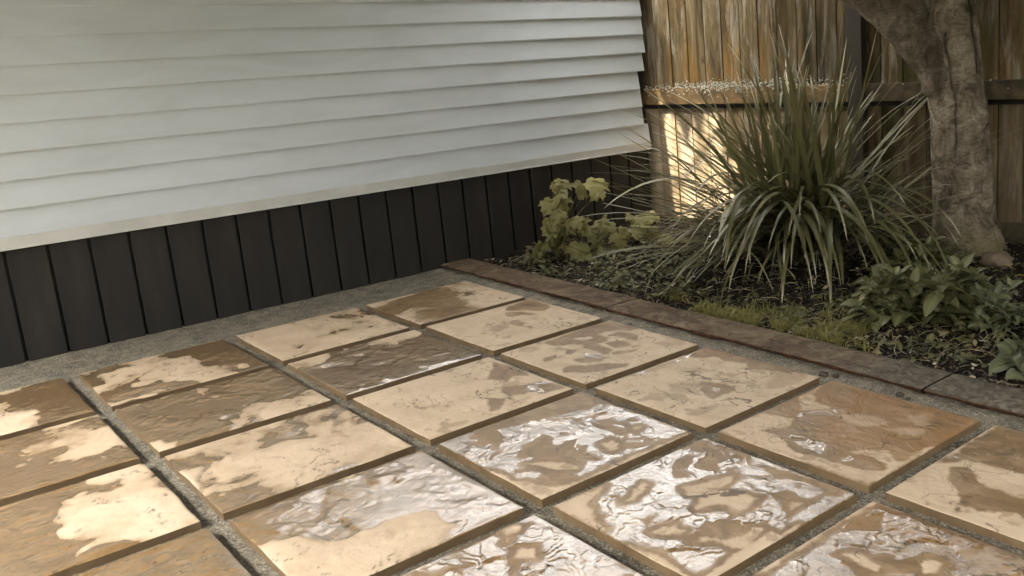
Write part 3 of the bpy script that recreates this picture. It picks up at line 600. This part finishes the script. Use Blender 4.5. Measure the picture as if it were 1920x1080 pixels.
# ---------------------------------------------------------------- foliage tools
class LB:
    def __init__(s): s.v = []; s.f = []; s.t = []; s.rib = []
    def add(s, vs, fs, ts, rb):
        n = len(s.v); s.v += [tuple(p) for p in vs]; s.f += [tuple(i + n for i in f) for f in fs]; s.t += ts; s.rib += rb
    def build(s, name, m, parent=None, kind=None):
        me = bpy.data.meshes.new(name); me.from_pydata(s.v, [], s.f); me.shade_smooth(); me.materials.append(m)
        fattr(me, 't', s.t); fattr(me, 'rib', s.rib)
        o = bpy.data.objects.new(name, me); C.objects.link(o)
        if parent: o.parent = parent; me.transform(Matrix.Translation(-Vector(parent.location)))
        if kind: o['kind'] = kind
        return o
def blade(lb, base, az, pitch, length, bend, width, rows=12, twist=0, kink=None, fold=.25, azb=0, power=1.6):
    p = Vector(base); vs = []; ts = []; rb = []; dl = length / rows
    for i in range(rows + 1):
        t = i / rows; pt = pitch - bend * t ** power
        if kink and t > kink[0]: pt -= kink[1]
        pt = max(pt, -1.5)
        a = az + azb * t
        d = Vector((math.cos(a) * math.cos(pt), math.sin(a) * math.cos(pt), math.sin(pt)))
        side = Vector((-math.sin(a), math.cos(a), 0)); nn = side.cross(d) * -1
        tw = twist * t; side, nn = side * math.cos(tw) + nn * math.sin(tw), nn * math.cos(tw) - side * math.sin(tw)
        wd = width * .5 * min(1, .55 + t * 2) * (1 - max(0, (t - .45) / .55) ** 2.2) + .0006
        vs += [p - side * wd, p + nn * (-fold * wd), p + side * wd]; ts += [t] * 3; rb += [0, .5, 0]
        if p.z < .008 and t > .3: d.z = max(d.z, .02); d.normalize()
        p = p + d * dl
    fs = []
    for i in range(rows):
        for k in (0, 1): a = i * 3 + k; fs.append((a, a + 1, a + 4, a + 3))
    lb.add(vs, fs, ts, rb)
def frame(d, up=Vector((0, 0, 1)), roll=0):
    d = d.normalized(); s = d.cross(up); s = s.normalized() if s.length > 1e-3 else Vector((1, 0, 0)); n = s.cross(d)
    return s * math.cos(roll) + n * math.sin(roll), n * math.cos(roll) - s * math.sin(roll)
def broad(lb, base, d, length, width, droop=.5, roll=0, rows=8, cup=.25, shape=1.0, wav=0):
    d = Vector(d).normalized(); p = Vector(base); vs = []; ts = []; rb = []; dl = length / rows
    ph = random.random() * 6
    for i in range(rows + 1):
        t = i / rows; s, n = frame(d, roll=roll)
        wd = width * .5 * (math.sin(math.pi * min(1, t ** (.75 * shape) * .995 + .004)) ** .85) + .0004
        wv = wav * width * math.sin(t * 14 + ph)
        vs += [p - s * wd + n * (cup * wd + wv), p - s * wd * .5 + n * cup * wd * .28, p, p + s * wd * .5 + n * cup * wd * .28, p + s * wd + n * (cup * wd - wv)]
        ts += [t] * 5; rb += [.0, 0, .9, 0, .0]
        p = p + d * dl; d = (d + Vector((0, 0, -droop / rows))).normalized()
    fs = []
    for i in range(rows):
        for k in range(4): a = i * 5 + k; fs.append((a, a + 1, a + 6, a + 5))
    lb.add(vs, fs, ts, rb)
LOBE = [(0, 0), (.16, -.10), (.36, -.02), (.40, .14), (.56, .20), (.50, .34), (.60, .52), (.42, .50), (.32, .52), (.27, .66), (.30, .78), (.16, .82), (.0, 1.06)]
def lobed(lb, base, d, size, roll=0, droop=.5, nrm=None):
    d = Vector(d).normalized(); s, n = frame(d, roll=roll); 
    out = LOBE + [(-x, y) for x, y in LOBE[::-1][1:-1]]
    base = Vector(base)
    def P_(x, y): return base + s * (x * size) + d * (y * size) + n * (-(droop * (y - .2) ** 2 + .45 * x * x) * size * (1 if y > .2 else .6) + .05 * size * math.sin(9 * x + 7 * y))
    vs = []; ts = []; rb = []; fs = []
    ctr = [(0, .12), (0, .34), (0, .58), (0, .82)]
    for x, y in ctr: vs.append(P_(x, y)); ts.append(y); rb.append(.9)
    mid = []
    for x, y in out: vs.append(P_(x, y)); ts.append(y); rb.append(0); mid.append((x * .55, .35 + (y - .35) * .6))
    m0 = len(vs)
    for x, y in mid: vs.append(P_(x, y)); ts.append(y); rb.append(.15)
    n_ = len(out)
    for i in range(n_): j = (i + 1) % n_; fs.append((4 + i, 4 + j, m0 + j, m0 + i))
    def near(y): return min(range(4), key=lambda k: abs(ctr[k][1] - y))
    for i in range(n_):
        j = (i + 1) % n_; a = near(mid[i][1]); b = near(mid[j][1])
        fs.append((m0 + i, m0 + j, b)); 
        if a != b: fs.append((m0 + i, b, a))
    lb.add(vs, fs, ts, rb)

# ---------------------------------------------------------------- the big strap-leaved clump
MSTRAP = mat_leaf('strap_leaf', (.026, .024, .007), (.085, .077, .025), (.31, .275, .14), .34, .2, tip=(.50, .46, .34))
MDRY = mat_leaf('dry_strap_leaf', (.30, .26, .17), (.42, .38, .27), (.22, .18, .10), .6, .3)
CL = Vector((1.22, 1.50, .0)); TOCAM = math.atan2(-2.593 - CL.y, 4.717 - CL.x); RIGHT = TOCAM + math.pi / 2
clump = empty('strap_leaf_clump', CL, 'large clump of long narrow strap leaves in front of the fence', 'plant')
random.seed(12); lb = LB()
def azr(side, depth=0): # side: -1 picture left .. +1 picture right ; depth + towards camera
    return math.atan2(math.sin(RIGHT) * side + math.sin(TOCAM) * depth, math.cos(RIGHT) * side + math.cos(TOCAM) * depth)
def root(sp=.20):
    a = random.uniform(0, 6.28); r = sp * math.sqrt(random.random()); return (CL.x + r * math.cos(a) * 1.25, CL.y + r * math.sin(a), -.01)
for i in range(105):            # upright heart of the clump
    az = random.uniform(0, 6.28); L = random.uniform(.8, 1.38)
    blade(lb, root(), az, R(random.gauss(73, 9)), L, random.uniform(.0, .5), random.uniform(.018, .031), twist=random.uniform(-.8, .8), azb=random.uniform(-.3, .3))
for i in range(98):            # leaning outwards and arching
    sd = -1 if random.random() < .58 else 1; az = azr(sd, random.uniform(-.7, .9)); L = random.uniform(.8, 1.4)
    blade(lb, root(.22), az, R(random.uniform(38, 70)), L, random.uniform(.15, .9), random.uniform(.013, .024), twist=random.uniform(-.9, .9), azb=random.uniform(-.25, .25))
for i in range(80):             # low spread to the left 
    az = azr(-1, random.uniform(-.25, 1.0)); L = random.uniform(.75, 1.3)
    blade(lb, root(.22), az, R(random.uniform(14, 48)), L, random.uniform(.1, .8), random.uniform(.010, .020), twist=random.uniform(-.7, .7))
for i in range(30):
    az = azr(1, random.uniform(-.6, .6)); L = random.uniform(.6, 1.0)
    blade(lb, root(.22), az, R(random.uniform(18, 50)), L, random.uniform(.25, .9), random.uniform(.009, .016), twist=random.uniform(-.7, .7))
for i in range(80):             # drooping fountain at the front
    az = azr(random.uniform(-.9, .8), 1); L = random.uniform(.9, 1.45)
    blade(lb, root(.2), az, R(random.uniform(46, 76)), L, random.uniform(1.7, 2.5), random.uniform(.022, .036), rows=16, twist=random.uniform(-.5, .5), azb=random.uniform(-.4, .4), power=1.25)
for i in range(50):             # sheaf falling to the edging on the left
    az = azr(random.uniform(-1.15, -.55), 1.0); L = random.uniform(.85, 1.22)
    blade(lb, root(.15), az, R(random.uniform(32, 52)), L, random.uniform(1.0, 1.5), random.uniform(.016, .027), rows=14, twist=random.uniform(-.4, .4), power=1.1)
lb.build('leaves', MSTRAP, clump)
lb = LB()
for i in range(48):
    sd = random.choice((-1, -1, 1)); blade(lb, root(.22), azr(sd, random.uniform(-.4, 1)), R(random.uniform(25, 75)), random.uniform(.5, 1.1), random.uniform(.3, 2.4), random.uniform(.006, .011), twist=random.uniform(-2, 2))
for i in range(40):
    blade(lb, (CL.x + random.gauss(0, .25), CL.y - .1 + random.gauss(0, .2), .01), random.uniform(0, 6.28), R(random.uniform(5, 60)), random.uniform(.2, .5), random.uniform(1, 2.5), random.uniform(.004, .009), twist=random.uniform(-2, 2))
lb.build('dry_leaves', MDRY, clump)

# ---------------------------------------------------------------- lobed seedlings by the house
MLOB = mat_leaf('lobed_leaf', (.10, .10, .034), (.22, .205, .075), (.44, .38, .14), .5, .4)
MSTEM = mat_simple('green_stem', [(.3, (.08, .07, .03)), (.7, (.14, .12, .05))], 20, .6, .2)
def unp(px, py, z):
    d = CR.T @ np.array([(px - 1292.34) / 1757.51, (py - 472.11) / 1757.51, 1.]); t = (z - 1.246) / d[2]
    return Vector((4.717, -2.593, 1.246)) + Vector((d * t).tolist())
def at_height(base, px, py):
    """point above the neighbourhood of `base`, on the vertical plane through it that faces the patio"""
    n = Vector((math.cos(TOCAM), math.sin(TOCAM), 0)); d = Vector((CR.T @ np.array([(px - 1292.34) / 1757.51, (py - 472.11) / 1757.51, 1.])).tolist())
    c = Vector((4.717, -2.593, 1.246)); t = (base - c).dot(n) / d.dot(n); return c + d * t
def seedling(bpx, leaves, label, small=1.0):
    b = unp(*bpx, 0); e = empty('lobed_leaf_plant', b, label, 'plant', 'lobed-leaved seedlings')
    lb = LB(); sb = MB()
    leaves = leaves + [(x + random.uniform(-30, 56), y + random.uniform(-6, 52), s_ * random.uniform(.6, .95), r_ + random.uniform(-50, 50)) for x, y, s_, r_ in leaves]
    for (x, y, size, roll) in leaves:
        tip = at_height(b, x, y); tip += Vector((math.cos(TOCAM), math.sin(TOCAM), 0)) * random.uniform(-.08, .10)
        mid = (b + tip) / 2 + Vector((random.uniform(-.03, .03), random.uniform(-.03, .03), .06))
        sb.tube([b + Vector((0, 0, -.01)), mid, tip], [.0035, .0028, .0018], 5)
        a = azr(random.uniform(-.9, .9), 1.0); d = Vector((math.cos(a), math.sin(a), random.uniform(-1.1, -.35)))
        lobed(lb, tip, d, size * small, roll=R(roll), droop=random.uniform(.2, .7))
    sb.build('stem', MSTEM, e, smooth=True); lb.build('leaves', MLOB, e); return e
random.seed(4)
seedling((1045, 478), [(1048, 340, .12, 10), (1062, 352, .13, -15), (1090, 350, .13, 50), (1112, 338, .15, 5), (1046, 375, .13, -25), (1056, 392, .11, 20), (1028, 408, .15, -40), (1034, 425, .12, 30), (1058, 425, .13, 0), (1022, 452, .14, -70), (1088, 452, .15, 10), (1040, 440, .13, 30)], 'tallest lobed-leaf seedling, pale yellow-green leaves against the dark skirting')
seedling((1112, 470), [(1108, 420, .11, 0), (1140, 418, .13, 20), (1135, 402, .10, -20), (1098, 430, .12, -40), (1120, 445, .12, 30), (1152, 440, .11, 10), (1075, 420, .09, -10), (1132, 460, .10, 30)], 'middle lobed-leaf seedling, low and mid green, in front of the skirting boards')
seedling((1190, 455), [(1180, 402, .12, 30), (1200, 400, .12, -20), (1195, 420, .12, 0), (1232, 396, .10, 40), (1222, 425, .11, -30), (1165, 430, .11, 20), (1252, 435, .10, 10), (1210, 445, .10, -10), (1238, 452, .09, 30)], 'sunlit lobed-leaf seedling at the house corner, left of the strap-leaved clump')

# ---------------------------------------------------------------- broad-leaved shrubs
MSH = mat_leaf('broad_leaf', (.035, .038, .015), (.10, .102, .044), (.23, .215, .10), .5, .2, spots=.35)
MSHB = mat_leaf('blue_green_leaf', (.045, .058, .036), (.10, .112, .066), (.22, .215, .11), .32, .2, spots=.2)
def shrub(bpx, whorls, label, m, base_z=0, name='broad_leaf_shrub', ln=.14, wd=.063):
    b = unp(*bpx, base_z); e = empty(name, b, label, 'shrub', 'broad-leaved shrubs'); lb = LB(); sb = MB()
    whorls = whorls + [(x + random.uniform(-22, 22), y + random.uniform(-6, 32), k - 1, s_ * .9) for x, y, k, s_ in whorls for _ in (0, 1)]
    for (x, y, k, sc_) in whorls:
        c = at_height(b, x, y); c += Vector((math.cos(TOCAM), math.sin(TOCAM), 0)) * random.uniform(-.12, .12)
        if c.z < .05: c.z = .05
        mid = (b + c) / 2 + Vector((random.uniform(-.04, .04), random.uniform(-.04, .04), .03)); sb.tube([b + Vector((random.uniform(-.05, .05), random.uniform(-.05, .05), -.02)), mid, c], [.006, .0045, .003], 6)
        a0 = random.uniform(0, 6.28)
        for j in range(k):
            a = a0 + j * 2.4; r = j / k; el = R(60 - 65 * r) + random.uniform(-.25, .25)
            d = Vector((math.cos(a) * math.cos(el), math.sin(a) * math.cos(el), math.sin(el)))
            broad(lb, c - Vector((0, 0, .05 * r)), d, ln * sc_ * random.uniform(.65, 1.1) * (.7 + .4 * r), wd * sc_ * random.uniform(.8, 1.15) * (.75 + .35 * r), droop=random.uniform(.5, 1.6), roll=random.uniform(-.5, .5), cup=random.uniform(.1, .4), wav=.03)
    sb.build('stem', MSTEM, e, smooth=True); lb.build('leaves', m, e); return e
random.seed(21)
shrub((1700, 522), [(1700, 460, 8, 1.1), (1735, 452, 7, 1.0), (1725, 475, 8, 1.0), (1690, 480, 8, 1.1), (1755, 478, 7, 1.0), (1662, 500, 7, .9), (1790, 482, 6, .9)], 'upper broad-leaved shrub with pale green drooping leaves at the foot of the tree', MSH)
shrub((1690, 600), [(1650, 535, 8, 1.1), (1675, 530, 8, 1.2), (1665, 565, 9, 1.1), (1700, 560, 9, 1.1), (1630, 605, 7, 1.2), (1655, 600, 7, 1.25), (1715, 590, 8, 1.1), (1640, 520, 6, .8)], 'lower left broad-leaved shrub beside the lime-green grass', MSH)
shrub((1790, 598), [(1760, 520, 9, 1.15), (1740, 545, 9, 1.2), (1790, 535, 9, 1.1), (1800, 510, 8, 1.0), (1770, 570, 9, 1.1), (1815, 560, 8, 1.1), (1745, 575, 7, 1.0), (1830, 590, 7, .9), (1785, 595, 7, .9), (1715, 535, 8, 1.0)], 'central broad-leaved shrub in front of the tree', MSH)
shrub((1868, 610), [(1850, 545, 8, .95), (1880, 560, 8, .9), (1835, 525, 7, .9), (1905, 575, 8, .9), (1870, 590, 8, .9), (1900, 545, 7, .85), (1920, 600, 7, .9), (1850, 600, 7, .8), (1940, 560, 8, .9)], 'blue-green spotted shrub at the right edge of the bed', MSHB, ln=.11, wd=.045)
shrub((1925, 700), [(1915, 678, 5, 1.1), (1935, 665, 5, 1.0)], 'small plant with two broad dull blue-green leaves cut by the right edge', MSHB, ln=.13, wd=.075)
random.seed(77)
shrub((1660, 455), [(1640, 425, 6, .7), (1665, 420, 6, .7), (1690, 440, 6, .7)], 'low dark plant in the shade between the strap clump and the trunk', MSH)

# ---------------------------------------------------------------- ground cover and litter (uncountable)
MGR = mat_leaf('lime_grass', (.13, .125, .032), (.22, .20, .05), (.36, .31, .12), .6, .35)
random.seed(31); lb = LB()
for i in range(8500):
    px = random.uniform(1255, 1625)
    yc = 556 + (px - 1255) * .158 + random.gauss(0, 13)
    if random.random() < .25: px, yc = random.gauss(1500, 60), random.gauss(590, 20)
    q = unp(px, yc + 14, 0)
    if q.y < .352: q.y = .352 + random.random() * .04
    if float(fbm(np.array([q.x * 7]), np.array([q.y * 7]), 77, 3)[0]) < .555: continue
    blade(lb, (q.x, q.y, soil_at(q.x, q.y) - .004), random.uniform(0, 6.28), R(random.uniform(40, 88)), random.uniform(.03, .085), random.uniform(.8, 2.8), random.uniform(.0014, .0026), rows=5)
tag(lb.build('lime_grass', MGR), 'tufts of fine lime-green grass along the back of the edging', 'grass', kind='stuff')
MGC = mat_leaf('ground_cover_leaf', (.045, .043, .017), (.09, .084, .033), (.22, .19, .09), .5, .3)
random.seed(32); lb = LB()
for i in range(2800):
    if random.random() < .6: px, py = random.uniform(985, 1290), random.uniform(462, 560)
    else: px, py = random.uniform(1290, 1900), random.gauss(590, 50)
    q = unp(px, py, 0)
    if q.y < .37 or q.y > 2.1 or q.x < -.45: continue
    if float(fbm(np.array([q.x * 5]), np.array([q.y * 5]), 55, 3)[0]) < .43: continue
    z = soil_at(q.x, q.y); a = random.uniform(0, 6.28)
    broad(lb, (q.x, q.y, z + random.uniform(0, .04)), (math.cos(a), math.sin(a), random.uniform(-.1, .9)), random.uniform(.02, .065), random.uniform(.012, .034), droop=random.uniform(.3, 1.5), roll=random.uniform(-.6, .6), rows=4)
for i in range(700):
    q = unp(random.uniform(990, 1900), random.uniform(480, 680), 0)
    if q.y < .37 or q.y > 2.1 or q.x < -.45: continue
    blade(lb, (q.x, q.y, soil_at(q.x, q.y)), random.uniform(0, 6.28), R(random.uniform(10, 80)), random.uniform(.05, .16), random.uniform(.8, 2.6), random.uniform(.002, .0045), rows=7, twist=1)
tag(lb.build('ground_cover', MGC), 'small weeds and seedlings scattered over the soil of the bed', 'ground cover', kind='stuff')
random.seed(33); lb = LB()
for i in range(9500):
    x = random.uniform(-.45, 4.2); y = .36 + 2.0 * random.random() ** 1.5
    z = soil_at(x, y) + random.uniform(.0, .012); a = random.uniform(0, 6.28); L = random.uniform(.008, .036) * (1.4 if random.random() < .1 else 1); tl = random.gauss(0, .35)
    broad(lb, (x, y, z), (math.cos(a), math.sin(a), tl), L, L * random.uniform(.18, .6), droop=random.gauss(0, .6), roll=random.gauss(0, .7), rows=3, cup=random.uniform(-.5, .6), wav=.05)
tag(lb.build('leaf_litter', ML), 'brown bark chips and dead leaves lying over the dark soil', 'leaf litter', kind='stuff')
MTW = mat_simple('pale_twigs', [(.3, (.2, .16, .09)), (.7, (.42, .36, .24))], 20, .7, .3)
random.seed(34); mb = MB()
for i in range(420):
    x = random.uniform(-.4, 4.0); y = .37 + 1.6 * random.random() ** 1.3; z = soil_at(x, y) + .008; a = random.uniform(0, 6.28); L = random.uniform(.03, .16)
    pts = []
    for k in range(5):
        pts.append((x, y, z + .008 * math.sin(k))); a += random.gauss(0, .45); x += math.cos(a) * L / 4; y += math.sin(a) * L / 4
        y = max(y, .36)
    mb.tube(pts, [random.uniform(.0007, .0022)] * 5, 4)
tag(mb.build('twigs', MTW, smooth=True), 'thin pale twigs and dead stems lying on the mulch', 'twigs', kind='stuff')

# two yellow leaves by the foot of the tree
MYL = mat_leaf('yellow_leaf', (.45, .36, .06), (.5, .4, .08), (.55, .42, .1), .5, .3)
for px, py, l in ((1877, 500, 'bright yellow leaf lying beside the stone at the tree foot'), (1905, 513, 'yellow leaf near the right edge, to the right of the stone')):
    q = unp(px, py, .03); lb = LB(); broad(lb, (q.x, q.y, soil_at(q.x, q.y) + .02), (.8, .3, .25), .055, .035, droop=.9, roll=.4, rows=6)
    tag(lb.build('fallen_leaf', MYL), l, 'fallen leaf', 'yellow fallen leaves')
# stones
MST = mat_simple('brown_stone', [(.3, (.09, .068, .042)), (.6, (.17, .13, .085))], 14, .85, .6, bscale=30, bd=.01)
def rock(name, p, r, label, cat, m, seed, group=None, fl=.6):
    import bmesh
    bm = bmesh.new(); bmesh.ops.create_icosphere(bm, subdivisions=4, radius=1)
    for v in bm.verts:
        n = mnoise.fractal(v.co * 1.3 + Vector((seed, 0, 0)), 1, 2, 5); v.co = v.co * (1 + .28 * n); v.co = Vector((v.co.x * r * 1.2, v.co.y * r, v.co.z * r * fl))
    me = bpy.data.meshes.new(name); bm.to_mesh(me); bm.free(); me.shade_smooth(); me.materials.append(m)
    o = bpy.data.objects.new(name, me); C.objects.link(o); o.location = p; tag(o, label, cat, group); return o
q = unp(1868, 500, 0); rock('stone', (q.x, q.y, .035), .075, 'brown rounded stone lying at the right foot of the tree', 'stone', MST, 3)
MCL = mat_simple('dark_clod', [(.3, (.02, .017, .011)), (.6, (.055, .045, .03))], 30, .9, .6)
for i, (px, py, r, l) in enumerate([(1543, 703, .017, 'largest dark clod on the gravel, just behind the dry slab corner'), (1566, 706, .012, 'small dark clod right of the largest clod on the gravel'), (1688, 741, .013, 'dark clod on the gravel beside the orange-brown slab'), (1703, 748, .008, 'tiny dark crumb next to the clod beside the orange-brown slab')]):
    q = unp(px, py, -.02); rock('soil_clod', (q.x, q.y, -.018), r, l, 'soil clod', MCL, 20 + i * 3, 'dark clods on the gravel', .6)

# ---------------------------------------------------------------- crown of the tree, above the picture: unseen, shaped to block sky and sun
MCR = mat_leaf('crown_leaf', (.03, .045, .015), (.05, .07, .02), (.08, .10, .03), .5, .3)
MBR = MBK
random.seed(41); lb = LB(); mb = MB()
tips = []
for i in range(48):
    a = random.uniform(-1.9, .6) if i < 20 else random.uniform(0, 6.28); r = random.uniform(.8, 4.0)
    e = Vector((1.9 + math.cos(a) * r, 1.9 + math.sin(a) * r, random.uniform(2.6, 3.6) - .05 * r)); s0 = Vector((1.9, 1.98, random.uniform(2.5, 3.0)))
    m_ = (s0 + e) / 2 + Vector((0, 0, .25)); pts = [s0, m_, e]; mb.tube(spline(pts, 8), [.05, .044, .038, .032, .026, .02, .014, .008], 6); tips.append((m_ + e) / 2); tips.append(e); tips.append(m_)
mb.build('branches', MBR, tree, smooth=True)
PATCH = A + D * .38 + Vector((0, 0, .40))
def crown_leaves(n, xr, yr, zr, keep):
    k = 0
    while k < n:
        p = Vector((random.uniform(*xr), random.uniform(*yr), random.uniform(*zr)))
        k += 1
        if not keep(p): continue
        a = random.uniform(0, 6.28); L = random.uniform(.17, .27)
        d = Vector((math.cos(a), math.sin(a), random.uniform(-.7, .3))).normalized(); s_, n_ = frame(d, roll=random.uniform(-.8, .8))
        lb.add([p, p + d * L * .5 - s_ * L * .3 + n_ * .01, p + d * L - n_ * .02, p + d * L * .5 + s_ * L * .3 + n_ * .01], [(0, 1, 2), (0, 2, 3)], [0, .5, 1, .5], [0] * 4)
def keep(p):
    # gaps carved in the crown let sunbeams onto the fence and tree foot
    t = (p - PATCH).dot(SUN_DIR); off = p - PATCH - SUN_DIR * t
    if t > 0 and abs(off.dot(D)) < .40 + .06 * math.sin(p.z * 7) and off.cross(D).length < .30: return False
    t = (p - SPOT).dot(SUN_DIR)
    if t > 0 and (p - SPOT - SUN_DIR * t).length < .10: return False
    if p.y > 1.2 and p.x < 1.0 + .45 * (p.y - 1.2): return False
    if -.6 < p.y <= 1.2 and p.x < (.15 if p.z < 2.75 else -.6): return False
    c = mnoise.fractal(p * 1.1, 1, 2, 3)
    return c > -.9
SPOT = Vector((1.78, 1.93, .1))
crown_leaves(CROWN_N, (-2.2, 6.4), (-4.6, 3.6), (2.45, 3.6), keep)
lb.build('crown', MCR, tree)

added_hedge = empty('blocking_hedge', (8.4, -6.6, -.1), 'tall dark green hedge set out of view to block low skylight', 'added_hedge')  # unseen screen added to keep low skylight off the fence and siding
mb = MB(); mb.box((2.5, -7.0, 1.2), (13.0, .7, 2.6)); mb.box((8.9, -1.8, 1.2), (.7, 9.7, 2.6)); mb.build('solid_core', MPOST, added_hedge)
lb = LB()
for i in range(15000):
    if random.random() < .58: p = Vector((random.uniform(-4.2, 9.2), random.uniform(-6.75, -6.35), random.uniform(-.1, 2.75)))
    else: p = Vector((random.uniform(8.25, 8.65), random.uniform(-6.6, 3.2), random.uniform(-.1, 2.75)))
    a = random.uniform(0, 6.28); d = Vector((math.cos(a), math.sin(a), random.uniform(-.7, .5))).normalized(); s_, n_ = frame(d, roll=random.uniform(-.8, .8)); L = random.uniform(.10, .2)
    lb.add([p, p + d * L * .5 - s_ * L * .3, p + d * L, p + d * L * .5 + s_ * L * .3], [(0, 1, 2), (0, 2, 3)], [0, .5, 1, .5], [0] * 4)
lb.build('foliage', MCR, added_hedge)
